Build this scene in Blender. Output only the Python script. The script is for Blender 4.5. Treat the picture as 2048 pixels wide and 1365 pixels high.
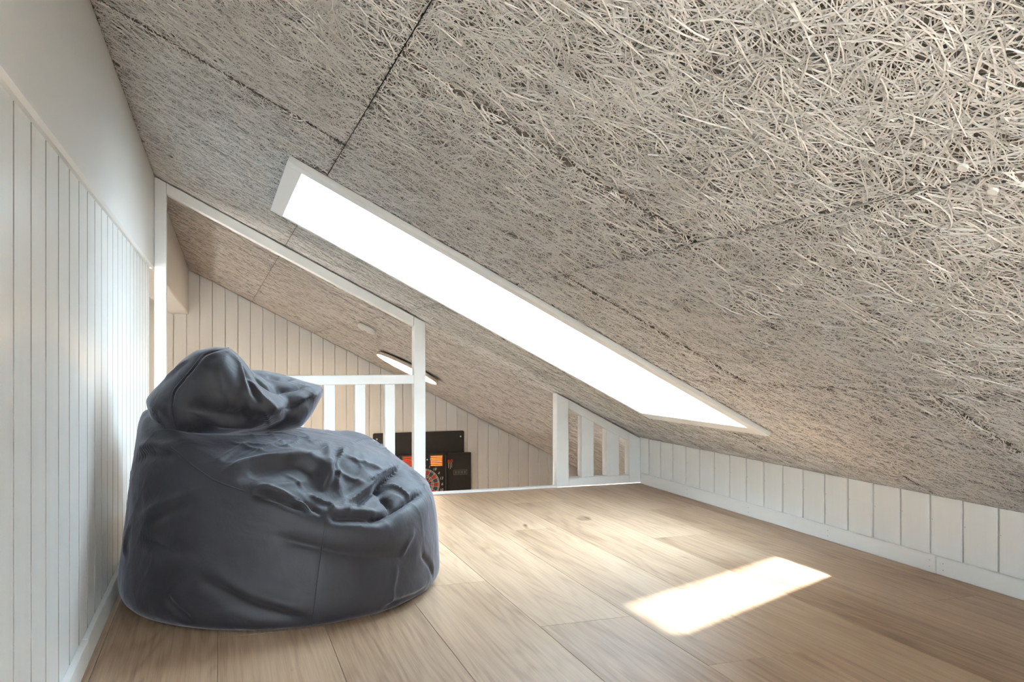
import bpy, bmesh, math, random
import numpy as np
from mathutils import Vector, Matrix

for o in list(bpy.data.objects):
    bpy.data.objects.remove(o)
sc = bpy.context.scene
COL = sc.collection
random.seed(7)

# ------------------------------------------------------------------ camera
H = 0.645                      # camera height above the loft floor
F_PX, PSI, CY = 1657.85, 0.3386, 709.73
cam_d = bpy.data.cameras.new('camera')
cam_d.sensor_width = 36.0
cam_d.lens = F_PX / 2048 * 36.0
cam_d.shift_y = (CY - 682.5) / 2048
cam_d.clip_start = 0.02
cam = bpy.data.objects.new('camera', cam_d)
COL.objects.link(cam)
cam.location = (0, 0, H)
cam.rotation_euler = (math.pi / 2, 0, -PSI)
sc.camera = cam

# ------------------------------------------------------------------ view, sky, sun
sc.view_settings.view_transform = 'Standard'
sc.view_settings.look = 'None'
sc.view_settings.gamma = 1.0
sc.view_settings.exposure = 1.82
sc.view_settings.use_curve_mapping = False
sc.cycles.caustics_reflective = False
sc.cycles.caustics_refractive = False
sc.cycles.max_bounces = 8

world = bpy.data.worlds.new('sky')
sc.world = world
world.use_nodes = True
wn = world.node_tree
wn.nodes.clear()
wo = wn.nodes.new('ShaderNodeOutputWorld')
wb = wn.nodes.new('ShaderNodeBackground')
tc = wn.nodes.new('ShaderNodeTexCoord')
sep = wn.nodes.new('ShaderNodeSeparateXYZ')
rmp = wn.nodes.new('ShaderNodeValToRGB')
rmp.color_ramp.elements[0].position = 0.45
rmp.color_ramp.elements[0].color = (0.44, 0.43, 0.42, 1)
rmp.color_ramp.elements[1].position = 0.56
rmp.color_ramp.elements[1].color = (0.75, 0.88, 1.0, 1)
e = rmp.color_ramp.elements.new(1.0)
e.color = (0.63, 0.82, 1.0, 1)
mr = wn.nodes.new('ShaderNodeMapRange')
mr.inputs[1].default_value = -1
mr.inputs[2].default_value = 1
wn.links.new(tc.outputs['Generated'], sep.inputs[0])
wn.links.new(sep.outputs[2], mr.inputs[0])
wn.links.new(mr.outputs[0], rmp.inputs[0])
wn.links.new(rmp.outputs[0], wb.inputs[0])
wn.links.new(wb.outputs[0], wo.inputs[0])
wb.inputs[1].default_value = 40.0

sun_d = bpy.data.lights.new('sun', 'SUN')
sun_d.energy = 58.0
sun_d.angle = math.radians(2.4)
sun_d.color = (1.0, 0.96, 0.91)
sun = bpy.data.objects.new('sun', sun_d)
COL.objects.link(sun)
sun.location = (1.0, 9, 12)
SUN_DIR = Vector((0.13, -0.80, -1.0))
sun.rotation_euler = SUN_DIR.to_track_quat('-Z', 'Y').to_euler()

# ------------------------------------------------------------------ geometry of the place
TAN = 0.5147
TH = math.atan(TAN)
CT, ST = math.cos(TH), math.sin(TH)
Z0 = 1.258                     # ceiling height above x = 0
XL, XR = -0.258, 1.997         # beam face / knee wall face
YR = 3.726                     # railing plane
YW = 7.78                      # far gable wall
YB = -1.20                     # wall behind the camera


def cp(s, y, n=0.0):
    """point on the roof slope: s down the slope, y along the room, n outwards"""
    return Vector((s * CT + n * ST, y, Z0 - s * ST + n * CT))


def ceil_z(x):
    return Z0 - TAN * x


def ray(px, py):
    u = (px - 1024) / F_PX
    v = -(py - CY) / F_PX
    c, s = math.cos(PSI), math.sin(PSI)
    return Vector((u * c + s, -u * s + c, v))


def px_y(px, py, Y):
    r = ray(px, py)
    return Vector((0, 0, H)) + r * (Y / r.y)


# ------------------------------------------------------------------ material helpers
def new_mat(name):
    m = bpy.data.materials.new(name)
    m.use_nodes = True
    nt = m.node_tree
    b = nt.nodes['Principled BSDF']
    return m, nt, b


def N(nt, typ, **kw):
    n = nt.nodes.new(typ)
    for k, v in kw.items():
        setattr(n, k, v)
    return n


def paint(name, col, rough=0.4, var=0.03, bump=0.02, scale=9.0, stretch=(1, 1, 1), spec=0.5):
    m, nt, b = new_mat(name)
    t = N(nt, 'ShaderNodeTexCoord')
    mp = N(nt, 'ShaderNodeMapping')
    mp.inputs['Scale'].default_value = stretch
    nz = N(nt, 'ShaderNodeTexNoise')
    nz.inputs['Scale'].default_value = scale
    nz.inputs['Detail'].default_value = 4
    r = N(nt, 'ShaderNodeValToRGB')
    r.color_ramp.elements[0].position = 0.3
    r.color_ramp.elements[1].position = 0.7
    r.color_ramp.elements[0].color = tuple(c * (1 - var) for c in col) + (1,)
    r.color_ramp.elements[1].color = tuple(min(1, c * (1 + var)) for c in col) + (1,)
    nt.links.new(t.outputs['Object'], mp.inputs[0])
    nt.links.new(mp.outputs[0], nz.inputs['Vector'])
    nt.links.new(nz.outputs['Fac'], r.inputs[0])
    nt.links.new(r.outputs[0], b.inputs['Base Color'])
    b.inputs['Roughness'].default_value = rough
    b.inputs['Specular IOR Level'].default_value = spec
    if bump:
        n2 = N(nt, 'ShaderNodeTexNoise')
        n2.inputs['Scale'].default_value = scale * 6
        n2.inputs['Detail'].default_value = 3
        bp = N(nt, 'ShaderNodeBump')
        bp.inputs['Strength'].default_value = bump * 5
        bp.inputs['Distance'].default_value = 0.002
        nt.links.new(mp.outputs[0], n2.inputs['Vector'])
        nt.links.new(n2.outputs['Fac'], bp.inputs['Height'])
        nt.links.new(bp.outputs[0], b.inputs['Normal'])
    return m


def emit(name, col, s):
    m = bpy.data.materials.new(name)
    m.use_nodes = True
    nt = m.node_tree
    nt.nodes.clear()
    o = N(nt, 'ShaderNodeOutputMaterial')
    em = N(nt, 'ShaderNodeEmission')
    em.inputs[0].default_value = col + (1,)
    em.inputs[1].default_value = s
    nt.links.new(em.outputs[0], o.inputs[0])
    return m


def oak_mat():
    m, nt, b = new_mat('oak_laminate')
    t = N(nt, 'ShaderNodeTexCoord')
    oi = N(nt, 'ShaderNodeObjectInfo')
    off = N(nt, 'ShaderNodeVectorMath', operation='SCALE')
    off.inputs[0].default_value = (13.7, 29.1, 7.3)
    nt.links.new(oi.outputs['Random'], off.inputs['Scale'])
    add = N(nt, 'ShaderNodeVectorMath', operation='ADD')
    nt.links.new(t.outputs['Object'], add.inputs[0])
    nt.links.new(off.outputs[0], add.inputs[1])

    def noise(sx, sy, detail, rough=0.55, dist=0.0):
        mp = N(nt, 'ShaderNodeMapping')
        mp.inputs['Scale'].default_value = (sx, sy, 1)
        nz = N(nt, 'ShaderNodeTexNoise')
        nz.inputs['Scale'].default_value = 1
        nz.inputs['Detail'].default_value = detail
        nz.inputs['Roughness'].default_value = rough
        nz.inputs['Distortion'].default_value = dist
        nt.links.new(add.outputs[0], mp.inputs[0])
        nt.links.new(mp.outputs[0], nz.inputs['Vector'])
        return nz.outputs['Fac']

    def math_(op, a, bb=None, c=None):
        n = N(nt, 'ShaderNodeMath', operation=op)
        for i, v in enumerate((a, bb, c)):
            if v is None:
                continue
            if isinstance(v, (int, float)):
                n.inputs[i].default_value = v
            else:
                nt.links.new(v, n.inputs[i])
        return n.outputs[0]

    field = noise(7.0, 0.62, 2.5, 0.5, 0.2)
    rings = math_('SINE', math_('MULTIPLY', field, 95.0))
    rings = math_('MULTIPLY_ADD', rings, 0.5, 0.5)
    rings = math_('POWER', rings, 2.2)
    streak = noise(95, 2.6, 4, 0.6)
    fibre = noise(420, 7.0, 2, 0.6)
    broad = noise(4.5, 0.7, 3, 0.5)
    kn = noise(9.0, 3.2, 2, 0.5, 0.6)
    knot = math_('MULTIPLY', math_('SUBTRACT', math_('MAXIMUM', kn, 0.72), 0.72), 3.2)
    v = math_('MULTIPLY', broad, 0.46)
    v = math_('ADD', v, math_('MULTIPLY', streak, 0.34))
    v = math_('ADD', v, math_('MULTIPLY', fibre, 0.20))
    v = math_('SUBTRACT', v, math_('MULTIPLY', rings, 0.055))
    v = math_('SUBTRACT', v, knot)
    v = math_('ADD', v, math_('MULTIPLY_ADD', oi.outputs['Random'], 0.07, -0.035))
    r = N(nt, 'ShaderNodeValToRGB')
    cr = r.color_ramp
    cr.elements[0].position = 0.22
    cr.elements[0].color = (0.165, 0.095, 0.052, 1)
    cr.elements[1].position = 0.66
    cr.elements[1].color = (0.62, 0.445, 0.305, 1)
    k = cr.elements.new(0.38)
    k.color = (0.37, 0.235, 0.145, 1)
    k = cr.elements.new(0.50)
    k.color = (0.50, 0.338, 0.220, 1)
    nt.links.new(v, r.inputs[0])
    nt.links.new(r.outputs[0], b.inputs['Base Color'])
    b.inputs['Roughness'].default_value = 0.40
    b.inputs['Specular IOR Level'].default_value = 0.32
    bp = N(nt, 'ShaderNodeBump')
    bp.inputs['Strength'].default_value = 0.12
    bp.inputs['Distance'].default_value = 0.001
    nt.links.new(v, bp.inputs['Height'])
    nt.links.new(bp.outputs[0], b.inputs['Normal'])
    return m


M = {}
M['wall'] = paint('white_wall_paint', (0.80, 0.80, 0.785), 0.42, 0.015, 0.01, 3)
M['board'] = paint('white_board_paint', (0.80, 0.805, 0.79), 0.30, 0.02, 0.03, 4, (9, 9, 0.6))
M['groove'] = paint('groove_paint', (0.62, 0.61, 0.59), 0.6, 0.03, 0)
M['joint'] = paint('unpainted_board_joint', (0.30, 0.295, 0.28), 0.7, 0.04, 0)  # grey puts the shade of the board edges into their colour
M['groove_deep'] = paint('deep_groove_paint', (0.40, 0.39, 0.375), 0.7, 0.03, 0)  # backing darkened so groove shade is part of its colour
M['trim'] = paint('white_trim_paint', (0.83, 0.83, 0.815), 0.35, 0.015, 0.015, 4, (1, 1, 5))
M['lining'] = paint('white_window_lining', (0.86, 0.86, 0.85), 0.4, 0.01, 0)
M['oak'] = oak_mat()
M['subfloor'] = paint('dark_subfloor', (0.10, 0.07, 0.05), 0.9, 0.1, 0)
M['strand'] = paint('wood_wool_strand', (0.82, 0.785, 0.745), 0.8, 0.06, 0, 38, spec=0.2)
M['panel'] = paint('wood_wool_core', (0.20, 0.17, 0.145), 0.9, 0.2, 0, 150, spec=0.1)
M['roof'] = paint('dark_roof_board', (0.12, 0.10, 0.085), 0.9, 0.1, 0)
M['black'] = paint('black_board', (0.022, 0.020, 0.018), 0.45, 0.15, 0.02, 30)
M['metal'] = paint('nail_metal', (0.45, 0.44, 0.42), 0.4, 0.05, 0)
M['lampwhite'] = paint('lamp_white', (0.58, 0.52, 0.45), 0.4, 0.02, 0)
M['grey'] = paint('grey_sash', (0.30, 0.30, 0.30), 0.4, 0.03, 0)


# ------------------------------------------------------------------ mesh helpers
def link(name, me, parent=None):
    o = bpy.data.objects.new(name, me)
    COL.objects.link(o)
    if parent:
        o.parent = parent
    return o


def empty(name, loc=(0, 0, 0)):
    o = bpy.data.objects.new(name, None)
    o.empty_display_size = 0.1
    COL.objects.link(o)
    o.location = loc
    return o


def tag(o, label=None, cat=None, group=None, kind=None):
    if label:
        o['label'] = label
    if cat:
        o['category'] = cat
    if group:
        o['group'] = group
    if kind:
        o['kind'] = kind
    return o


def mesh_pf(name, verts, faces, mat, smooth=False):
    me = bpy.data.meshes.new(name)
    me.from_pydata([tuple(v) for v in verts], [], faces)
    me.materials.append(mat)
    if smooth:
        for p in me.polygons:
            p.use_smooth = True
    me.update()
    return me


BOXF = [(0, 3, 2, 1), (4, 5, 6, 7), (0, 1, 5, 4), (1, 2, 6, 5), (2, 3, 7, 6), (3, 0, 4, 7)]


def box_vf(a, b):
    (x0, y0, z0), (x1, y1, z1) = a, b
    return [(x0, y0, z0), (x1, y0, z0), (x1, y1, z0), (x0, y1, z0),
            (x0, y0, z1), (x1, y0, z1), (x1, y1, z1), (x0, y1, z1)]


class MB:
    def __init__(self):
        self.v, self.f = [], []

    def box(self, a, b, fn=None):
        k = len(self.v)
        vs = box_vf(a, b)
        if fn:
            vs = [fn(*p) for p in vs]
        self.v += vs
        self.f += [tuple(i + k for i in q) for q in BOXF]
        return self

    def hexa(self, pts):
        k = len(self.v)
        self.v += [tuple(p) for p in pts]
        self.f += [tuple(i + k for i in q) for q in BOXF]
        return self

    def poly_prism(self, pts, axis, d):
        """closed polygon pts extruded by vector d"""
        k = len(self.v)
        n = len(pts)
        self.v += [tuple(p) for p in pts] + [tuple(Vector(p) + Vector(d)) for p in pts]
        self.f.append(tuple(range(k, k + n)))
        self.f.append(tuple(range(k + 2 * n - 1, k + n - 1, -1)))
        for i in range(n):
            j = (i + 1) % n
            self.f.append((k + i, k + n + i, k + n + j, k + j))
        return self

    def build(self, name, mat, parent=None, bevel=0.0, smooth=False):
        me = mesh_pf(name, self.v, self.f, mat, smooth)
        bm = bmesh.new()
        bm.from_mesh(me)
        bmesh.ops.recalc_face_normals(bm, faces=bm.faces)
        if bevel:
            bmesh.ops.bevel(bm, geom=list(bm.edges), offset=bevel, segments=1, affect='EDGES')
        bm.to_mesh(me)
        bm.free()
        return link(name, me, parent)


def cyl_vf(c, axis, r, h, seg=24, r2=None):
    """vertices, faces of a (tapered) cylinder from c along axis"""
    axis = Vector(axis).normalized()
    a = axis.orthogonal().normalized()
    b = axis.cross(a)
    r2 = r if r2 is None else r2
    v = []
    for rr, hh in ((r, 0), (r2, h)):
        for i in range(seg):
            t = 2 * math.pi * i / seg
            v.append(Vector(c) + axis * hh + a * rr * math.cos(t) + b * rr * math.sin(t))
    f = [tuple(range(seg - 1, -1, -1)), tuple(range(seg, 2 * seg))]
    f += [(i, (i + 1) % seg, seg + (i + 1) % seg, seg + i) for i in range(seg)]
    return v, f


def cyl(name, c, axis, r, h, mat, parent, seg=24, r2=None):
    v, f = cyl_vf(c, axis, r, h, seg, r2)
    return link(name, mesh_pf(name, v, f, mat), parent)


def S(o, **kw):
    return tag(o, kind='structure', **kw)


# ------------------------------------------------------------------ floor of oak planks
floor = MB().box((XL - 0.03, YB - 0.1, -0.20), (XR + 0.05, YR - 0.005, -0.010)).build('floor', M['subfloor'])
S(floor, label='pale oak laminate plank floor of the loft')
PW = 0.24
plank_meshes = {}


def plank_mesh(w, l):
    key = (round(w, 4), round(l, 4))
    if key not in plank_meshes:
        mb = MB()
        g = 0.0004
        mb.box((-w / 2 + g, -l / 2 + g, -0.0095), (w / 2 - g, l / 2 - g, 0.0))
        me = mesh_pf('plank', mb.v, mb.f, M['oak'])
        bm = bmesh.new()
        bm.from_mesh(me)
        bmesh.ops.recalc_face_normals(bm, faces=bm.faces)
        top = [ed for ed in bm.edges if all(v.co.z > -0.001 for v in ed.verts)]
        bmesh.ops.bevel(bm, geom=top, offset=0.0007, segments=1, affect='EDGES')
        bm.to_mesh(me)
        bm.free()
        plank_meshes[key] = me
    return plank_meshes[key]


xs = [0.475 + PW * k for k in range(-4, 8)]
PL = 1.38
phase = [0.35, 1.10, 0.62, 0.05, 0.87, 0.45, 1.487 - 1.38, 0.62, 1.2, 0.3, 0.9, 0.15]
for i, x0 in enumerate(xs):
    a, b = max(x0, XL - 0.01), min(x0 + PW, XR + 0.01)
    if b - a < 0.01:
        continue
    ph = phase[i % len(phase)] - 2 * PL
    y = ph
    while y < YR:
        ya, yb = max(y, YB), min(y + PL, YR - 0.006)
        if yb - ya > 0.02:
            p = link('plank', plank_mesh(b - a, yb - ya), floor)
            p.location = ((a + b) / 2, (ya + yb) / 2, 0)
        y += PL

# ------------------------------------------------------------------ ridge beam and left wall
beam = MB()
bz = 1.000
beam.poly_prism([(XL, YB, bz + 0.006), (XL, YB, ceil_z(XL)), (XL - 0.145, YB, ceil_z(XL)), (XL - 0.145, YB, bz), (XL - 0.006, YB, bz)], 'y', (0, YW - YB, 0))
beam = S(beam.build('trim_1', M['wall']), label='boxed white ridge beam running above the left board wall')
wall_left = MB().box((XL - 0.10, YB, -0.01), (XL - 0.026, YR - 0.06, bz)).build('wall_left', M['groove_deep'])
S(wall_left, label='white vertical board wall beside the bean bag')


def board_mesh(name, w, h, d=0.010, cut=None, c=0.0022, edge=None):
    """vertical board in local x (width), z up, front face at y=0 looking to -y; chamfered edges"""
    prof = [(-w / 2, d), (-w / 2, c), (-w / 2 + c, 0), (w / 2 - c, 0), (w / 2, c), (w / 2, d)]
    mb = MB()
    k = len(prof)
    v = [(x, y, 0) for x, y in prof] + [(x, y, h if cut is None else cut(x)) for x, y in prof]
    f = [tuple(range(k - 1, -1, -1)), tuple(range(k, 2 * k))]
    f += [(i, (i + 1) % k, k + (i + 1) % k, k + i) for i in range(k)]
    me = mesh_pf(name, v, f, M['board'])
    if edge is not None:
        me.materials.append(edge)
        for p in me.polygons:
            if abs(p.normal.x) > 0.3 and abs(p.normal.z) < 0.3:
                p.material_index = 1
    return me


BP = 0.1135
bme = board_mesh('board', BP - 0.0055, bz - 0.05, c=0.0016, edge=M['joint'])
y = 1.207 - 21 * BP
while y < YR - 0.07:
    if y + BP > YB:
        yb = min(y + BP, YR - 0.062)
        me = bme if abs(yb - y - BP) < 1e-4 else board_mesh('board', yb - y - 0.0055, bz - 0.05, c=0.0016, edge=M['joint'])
        o = link('board', me, wall_left)
        o.location = (XL - 0.0135, (y + yb) / 2, 0.05)
        o.rotation_euler = (0, 0, math.pi / 2)
    y += BP
# left skirting in two lengths
bl = S(empty('baseboard_left', (XL, 1.9, 0)), label='low white skirting board along the left board wall')


def skirt(parent, x0, x1, y0, y1, front):
    px, py, pz = parent.location
    mb = MB()
    mb.box((min(x0, x1) - px, y0 - py, 0.0), (max(x0, x1) - px, y1 - py, 0.052))
    return mb.build('skirting_length', M['trim'], parent, bevel=0.0018)


skirt(bl, XL - 0.014, XL, YB, 1.921, 1)
skirt(bl, XL - 0.014, XL, 1.9235, YR - 0.03, 1)

# ------------------------------------------------------------------ knee wall on the right
KZ = ceil_z(XR)
wall_right = MB().box((XR + 0.0055, YB, -0.01), (XR + 0.12, YR + 0.05, KZ + 0.0)).build('wall_right', M['groove'])
S(wall_right, label='low white board knee wall under the slope')
BR = 0.1146
kme = board_mesh('board', BR - 0.0075, KZ - 0.003)
nailme = None
y = 1.689 - 25 * BR
k = 0
while y < YR - 0.02:
    if y + BR > YB:
        yb = min(y + BR, YR + 0.02)
        me = kme if abs(yb - y - BR) < 1e-4 else board_mesh('board', yb - y - 0.0075, KZ - 0.003)
        o = link('board', me, wall_right)
        o.location = (XR + 0.0, (y + yb) / 2, 0.0)
        o.rotation_euler = (0, 0, -math.pi / 2)
        nv, nf = cyl_vf((0, 0, 0), (0, -1, 0), 0.0016, 0.0008, 8)
        if nailme is None:
            nailme = mesh_pf('nail', nv, nf, M['metal'])
        nl = link('nail', nailme, o)
        nl.location = (-(yb - y) / 2 + 0.009, 0.0006, 0.157 + random.uniform(-0.004, 0.004))
    y += BR
    k += 1
br = S(empty('baseboard_right', (XR, 1.885, 0)), label='low white skirting board at the foot of the knee wall')
for ya, yb in ((YB, 1.884), (1.8862, YR - 0.03)):
    sk = skirt(br, XR - 0.013, XR + 0.002, ya, yb, -1)
    for yy in ([1.858, 1.40, 0.94] if yb < 2 else [1.907, 2.343, 2.80, 3.26]):
        for zz in (0.017, 0.036):
            n_ = link('nail', nailme, sk)
            n_.location = (-0.0129, yy - 1.885, zz)
            n_.rotation_euler = (0, 0, -math.pi / 2)

# ------------------------------------------------------------------ skylight dimensions
SK_S0, SK_S1 = 0.195, 1.890       # outer casing, down the slope
SK_Y0, SK_Y1 = 2.250, 3.045
IN_S0, IN_S1 = 0.242, 1.835       # inner opening
IN_Y0, IN_Y1 = 2.300, 3.022
DROP = 0.015
TN = 0.295

# ------------------------------------------------------------------ ceiling: roof slab and wood wool panels
S_A, S_B = XL / CT - 0.0 , XR / CT + 0.015
roof = MB()


def slab(mb, s0, s1, y0, y1, n0, n1):
    mb.hexa([cp(s0, y0, n0), cp(s1, y0, n0), cp(s1, y1, n0), cp(s0, y1, n0),
             cp(s0, y0, n1), cp(s1, y0, n1), cp(s1, y1, n1), cp(s0, y1, n1)])


RS0, RS1 = -0.50, 4.5
# unseen roof window added behind the camera for fill light
RW = (0.80, 1.72, -0.86, -0.32)
for (s0, s1, y0, y1) in ((RS0, RS1, YB - 0.3, RW[2]), (RS0, RW[0], RW[2], RW[3]), (RW[1], RS1, RW[2], RW[3]), (RS0, RS1, RW[3], SK_Y0 + 0.01), (RS0, RS1, SK_Y1 - 0.005, YW + 0.3),
                         (RS0, SK_S0 + 0.01, SK_Y0 + 0.01, SK_Y1 - 0.005), (SK_S1 - 0.005, RS1, SK_Y0 + 0.01, SK_Y1 - 0.005)):
    slab(roof, s0, s1, y0, y1, 0.031, 0.10)
ceiling = S(roof.build('ceiling', M['roof']), label='sloping ceiling of grey wood wool acoustic panels')

PS, PY = 0.603, 1.248
HOLE = (SK_S0 + 0.004, SK_S1 - 0.004, SK_Y0 - 0.014, SK_Y1 + 0.001)
rng = np.random.default_rng(11)


def strands(w, l, n, hole=None, fat=1.0):
    """flat curved wood strands on a panel of size w (s) by l (y), lower face looking to -n"""
    seg = 5
    L = rng.uniform(0.035, 0.15, n) * rng.uniform(0.6, 1.0, n)
    ang = rng.uniform(0, 2 * np.pi, n)
    cur = rng.normal(0, 7.0, n)
    W = rng.uniform(0.0010, 0.0021, n) * fat
    c = np.stack([rng.uniform(0, w, n), rng.uniform(0, l, n)], 1)
    t = np.linspace(-0.5, 0.5, seg + 1)[None] * L[:, None]
    th = ang[:, None] + cur[:, None] * t + 0.25 * np.sin(t * rng.uniform(20, 60, n)[:, None] + ang[:, None])
    dt = L[:, None] / seg
    dx, dy = np.cos(th) * dt, np.sin(th) * dt
    X = np.cumsum(dx, 1) - dx
    Y = np.cumsum(dy, 1) - dy
    X = X - X.mean(1, keepdims=True) + c[:, :1]
    Y = Y - Y.mean(1, keepdims=True) + c[:, 1:]
    base = rng.uniform(0.0, 1.0, n) ** 0.8 * 0.0042
    tilt = rng.normal(0, 0.010, n)
    Zc = -(base[:, None] + tilt[:, None] * t + 0.0012 * np.sin(t * 45 + ang[:, None] * 3))
    Zc = np.clip(Zc, -0.0085, 0.001)
    roll = rng.normal(0, 0.45, n)
    nx, ny = -np.sin(th), np.cos(th)
    hw = W[:, None] / 2 * np.cos(roll)[:, None]
    hz = W[:, None] / 2 * np.sin(roll)[:, None]
    A = np.stack([X + nx * hw, Y + ny * hw, Zc + hz], 2)
    B = np.stack([X - nx * hw, Y - ny * hw, Zc - hz], 2)
    V = np.stack([A, B], 2)                       # n, seg+1, 2, 3
    m = 0.0018
    V[..., 0] = np.clip(V[..., 0], m * 0.5, w - m * 0.5)
    V[..., 1] = np.clip(V[..., 1], 0.0042, l - 0.0042)
    if hole is not None:
        h0, h1, g0, g1 = hole
        keep = ~((c[:, 0] > h0) & (c[:, 0] < h1) & (c[:, 1] > g0) & (c[:, 1] < g1))
        V = V[keep]
        n = len(V)
        x, y_ = V[..., 0], V[..., 1]
        ins = (x > h0) & (x < h1) & (y_ > g0) & (y_ < g1)
        d = np.stack([x - h0, h1 - x, y_ - g0, g1 - y_], -1)
        j = d.argmin(-1)
        x = np.where(ins & (j == 0), h0, np.where(ins & (j == 1), h1, x))
        y_ = np.where(ins & (j == 2), g0, np.where(ins & (j == 3), g1, y_))
        V[..., 0], V[..., 1] = x, y_
    de = np.minimum(V[..., 1], l - V[..., 1])
    V[..., 2] += np.clip(0.014 - de, 0, 0.014) * 0.9
    verts = V.reshape(-1, 3)
    q = np.arange(n)[:, None] * (2 * (seg + 1)) + np.arange(seg)[None] * 2
    F = np.stack([q, q + 1, q + 3, q + 2], -1).reshape(-1, 4)
    return verts, F


def np_mesh(name, verts, quads, mat, smooth=True):
    me = bpy.data.meshes.new(name)
    nv, nf = len(verts), len(quads)
    me.vertices.add(nv)
    me.vertices.foreach_set('co', np.ascontiguousarray(verts, dtype=np.float32).ravel())
    k = quads.shape[1]
    me.loops.add(nf * k)
    me.loops.foreach_set('vertex_index', np.ascontiguousarray(quads, dtype=np.int32).ravel())
    me.polygons.add(nf)
    me.polygons.foreach_set('loop_start', np.arange(0, nf * k, k, dtype=np.int32))
    me.polygons.foreach_set('loop_total', np.full(nf, k, dtype=np.int32))
    if smooth:
        me.polygons.foreach_set('use_smooth', np.ones(nf, dtype=bool))
    me.materials.append(mat)
    me.update(calc_edges=True)
    return me


def core_mesh(w, l, hole=None):
    mb = MB()
    gs, gy = 0.0015, 0.010
    rects = [(gs, w - gs, gy, l - gy)]
    if hole is not None:
        h0, h1, g0, g1 = hole
        rects = []
        a0, a1 = max(h0, 0), min(h1, w)
        if g0 > gy:
            rects.append((gs, w - gs, gy, g0))
        if g1 < l - gy:
            rects.append((gs, w - gs, g1, l - gy))
        c0, c1 = max(g0, gy), min(g1, l - gy)
        if h0 > gs:
            rects.append((gs, h0, c0, c1))
        if h1 < w - gs:
            rects.append((h1, w - gs, c0, c1))
    for (x0, x1, y0, y1) in rects:
        if x1 - x0 > 0.001 and y1 - y0 > 0.001:
            mb.box((x0, y0, 0.0), (x1, y1, 0.028))
    me = mesh_pf('panel', mb.v, mb.f, M['panel'])
    bm = bmesh.new()
    bm.from_mesh(me)
    bmesh.ops.recalc_face_normals(bm, faces=bm.faces)
    bm.to_mesh(me)
    bm.free()
    return me


full_core = core_mesh(PS, PY)
full_str = [np_mesh('wood_strands', *strands(PS, PY, 14500), M['strand']) for _ in range(3)]
# panel frame: local x = down slope, y = along room, z = outwards
RM = Matrix(((CT, 0, ST), (0, 1, 0), (-ST, 0, CT))).to_4x4()
s_edges = [0.301 - 0.603, 0.301, 0.904, 1.507, 2.110, 2.713, 3.316, 3.919, 4.30]
pi = 0
for k in range(8):
    s0, s1 = s_edges[k], s_edges[k + 1]
    s0 = max(s0, S_A)
    first = (0.657 if k % 2 == 0 else 1.293) - 2 * PY
    y = first
    while y < YW:
        ya, yb = max(y, YB if k < 5 else YR), min(y + PY, YW)
        if yb - ya > 0.01:
            w, l = s1 - s0, yb - ya
            over, hl = False, None
            for hh_ in (HOLE, RW):
                if not (hh_[0] > s1 or hh_[1] < s0 or hh_[2] > yb or hh_[3] < ya):
                    over, hl = True, (hh_[0] - s0, hh_[1] - s0, hh_[2] - ya, hh_[3] - ya)
            full = (not over) and abs(w - PS) < 0.02 and abs(l - PY) < 1e-4
            if full:
                cm, sm = full_core, full_str[pi % 3]
            else:
                cm = core_mesh(w, l, hl)
                dens = 14500 / (PS * PY) * (0.8 if ya > 1 else 0.6)
                if ya > 4:
                    dens *= 0.5
                sm = np_mesh('wood_strands', *strands(w, l, int(dens * w * l), hl, 1.0 if ya < 4 else 1.5), M['strand'])
            p = link('panel', cm, ceiling)
            p.matrix_world = Matrix.Translation(cp(s0, ya, 0.0035)) @ RM
            if full:
                p.scale = (w / PS, 1, 1)
            st = link('wood_strands', sm, p)
            st['kind'] = 'stuff'
            pi += 1
        y += PY
# the other roof slope behind the beam, over the far room
back_roof = MB()
x0 = XL - 0.145
back_roof.hexa([(x0 - 2.4, YB, ceil_z(XL) - 2.4 * TAN), (x0, YB, ceil_z(XL)), (x0, YW, ceil_z(XL)), (x0 - 2.4, YW, ceil_z(XL) - 2.4 * TAN),
                (x0 - 2.4, YB, ceil_z(XL) - 2.4 * TAN + .1), (x0 + 0.2, YB, ceil_z(XL) + .2), (x0 + 0.2, YW, ceil_z(XL) + .2), (x0 - 2.4, YW, ceil_z(XL) - 2.4 * TAN + .1)])
S(back_roof.build('ceiling', M['strand']), label='opposite roof slope behind the ridge beam')
# two panel screws near the camera
for (px, py, s, yy) in ((1987, 379, 0.930, 0.705), (1973, 316, 0.880, 0.705)):
    best = min((c for c in ceiling.children), key=lambda c: (c.matrix_world.translation - cp(s - 0.3, yy - 0.6)).length)
    v, f = cyl_vf(cp(s, yy, -0.0038), (ST, 0, CT), 0.0058, 0.006, 16)
    inv = best.matrix_world.inverted()
    link('screw', mesh_pf('screw', [inv @ p for p in v], f, M['strand']), best)

# ------------------------------------------------------------------ skylight
win = S(empty('window_1', cp((SK_S0 + SK_S1) / 2, (SK_Y0 + SK_Y1) / 2)), label='overexposed roof window in a white lined shaft', )
inv = Matrix.Translation(-win.location)


def wpart(name, pts8, mat, bevel=0.0):
    mb = MB().hexa([Vector(p) - win.location for p in pts8])
    return mb.build(name, mat, win, bevel)


def rb(s0, s1, y0, y1, n0, n1):
    return [cp(s0, y0, n0), cp(s1, y0, n0), cp(s1, y1, n0), cp(s0, y1, n0), cp(s0, y0, n1), cp(s1, y0, n1), cp(s1, y1, n1), cp(s0, y1, n1)]


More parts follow.
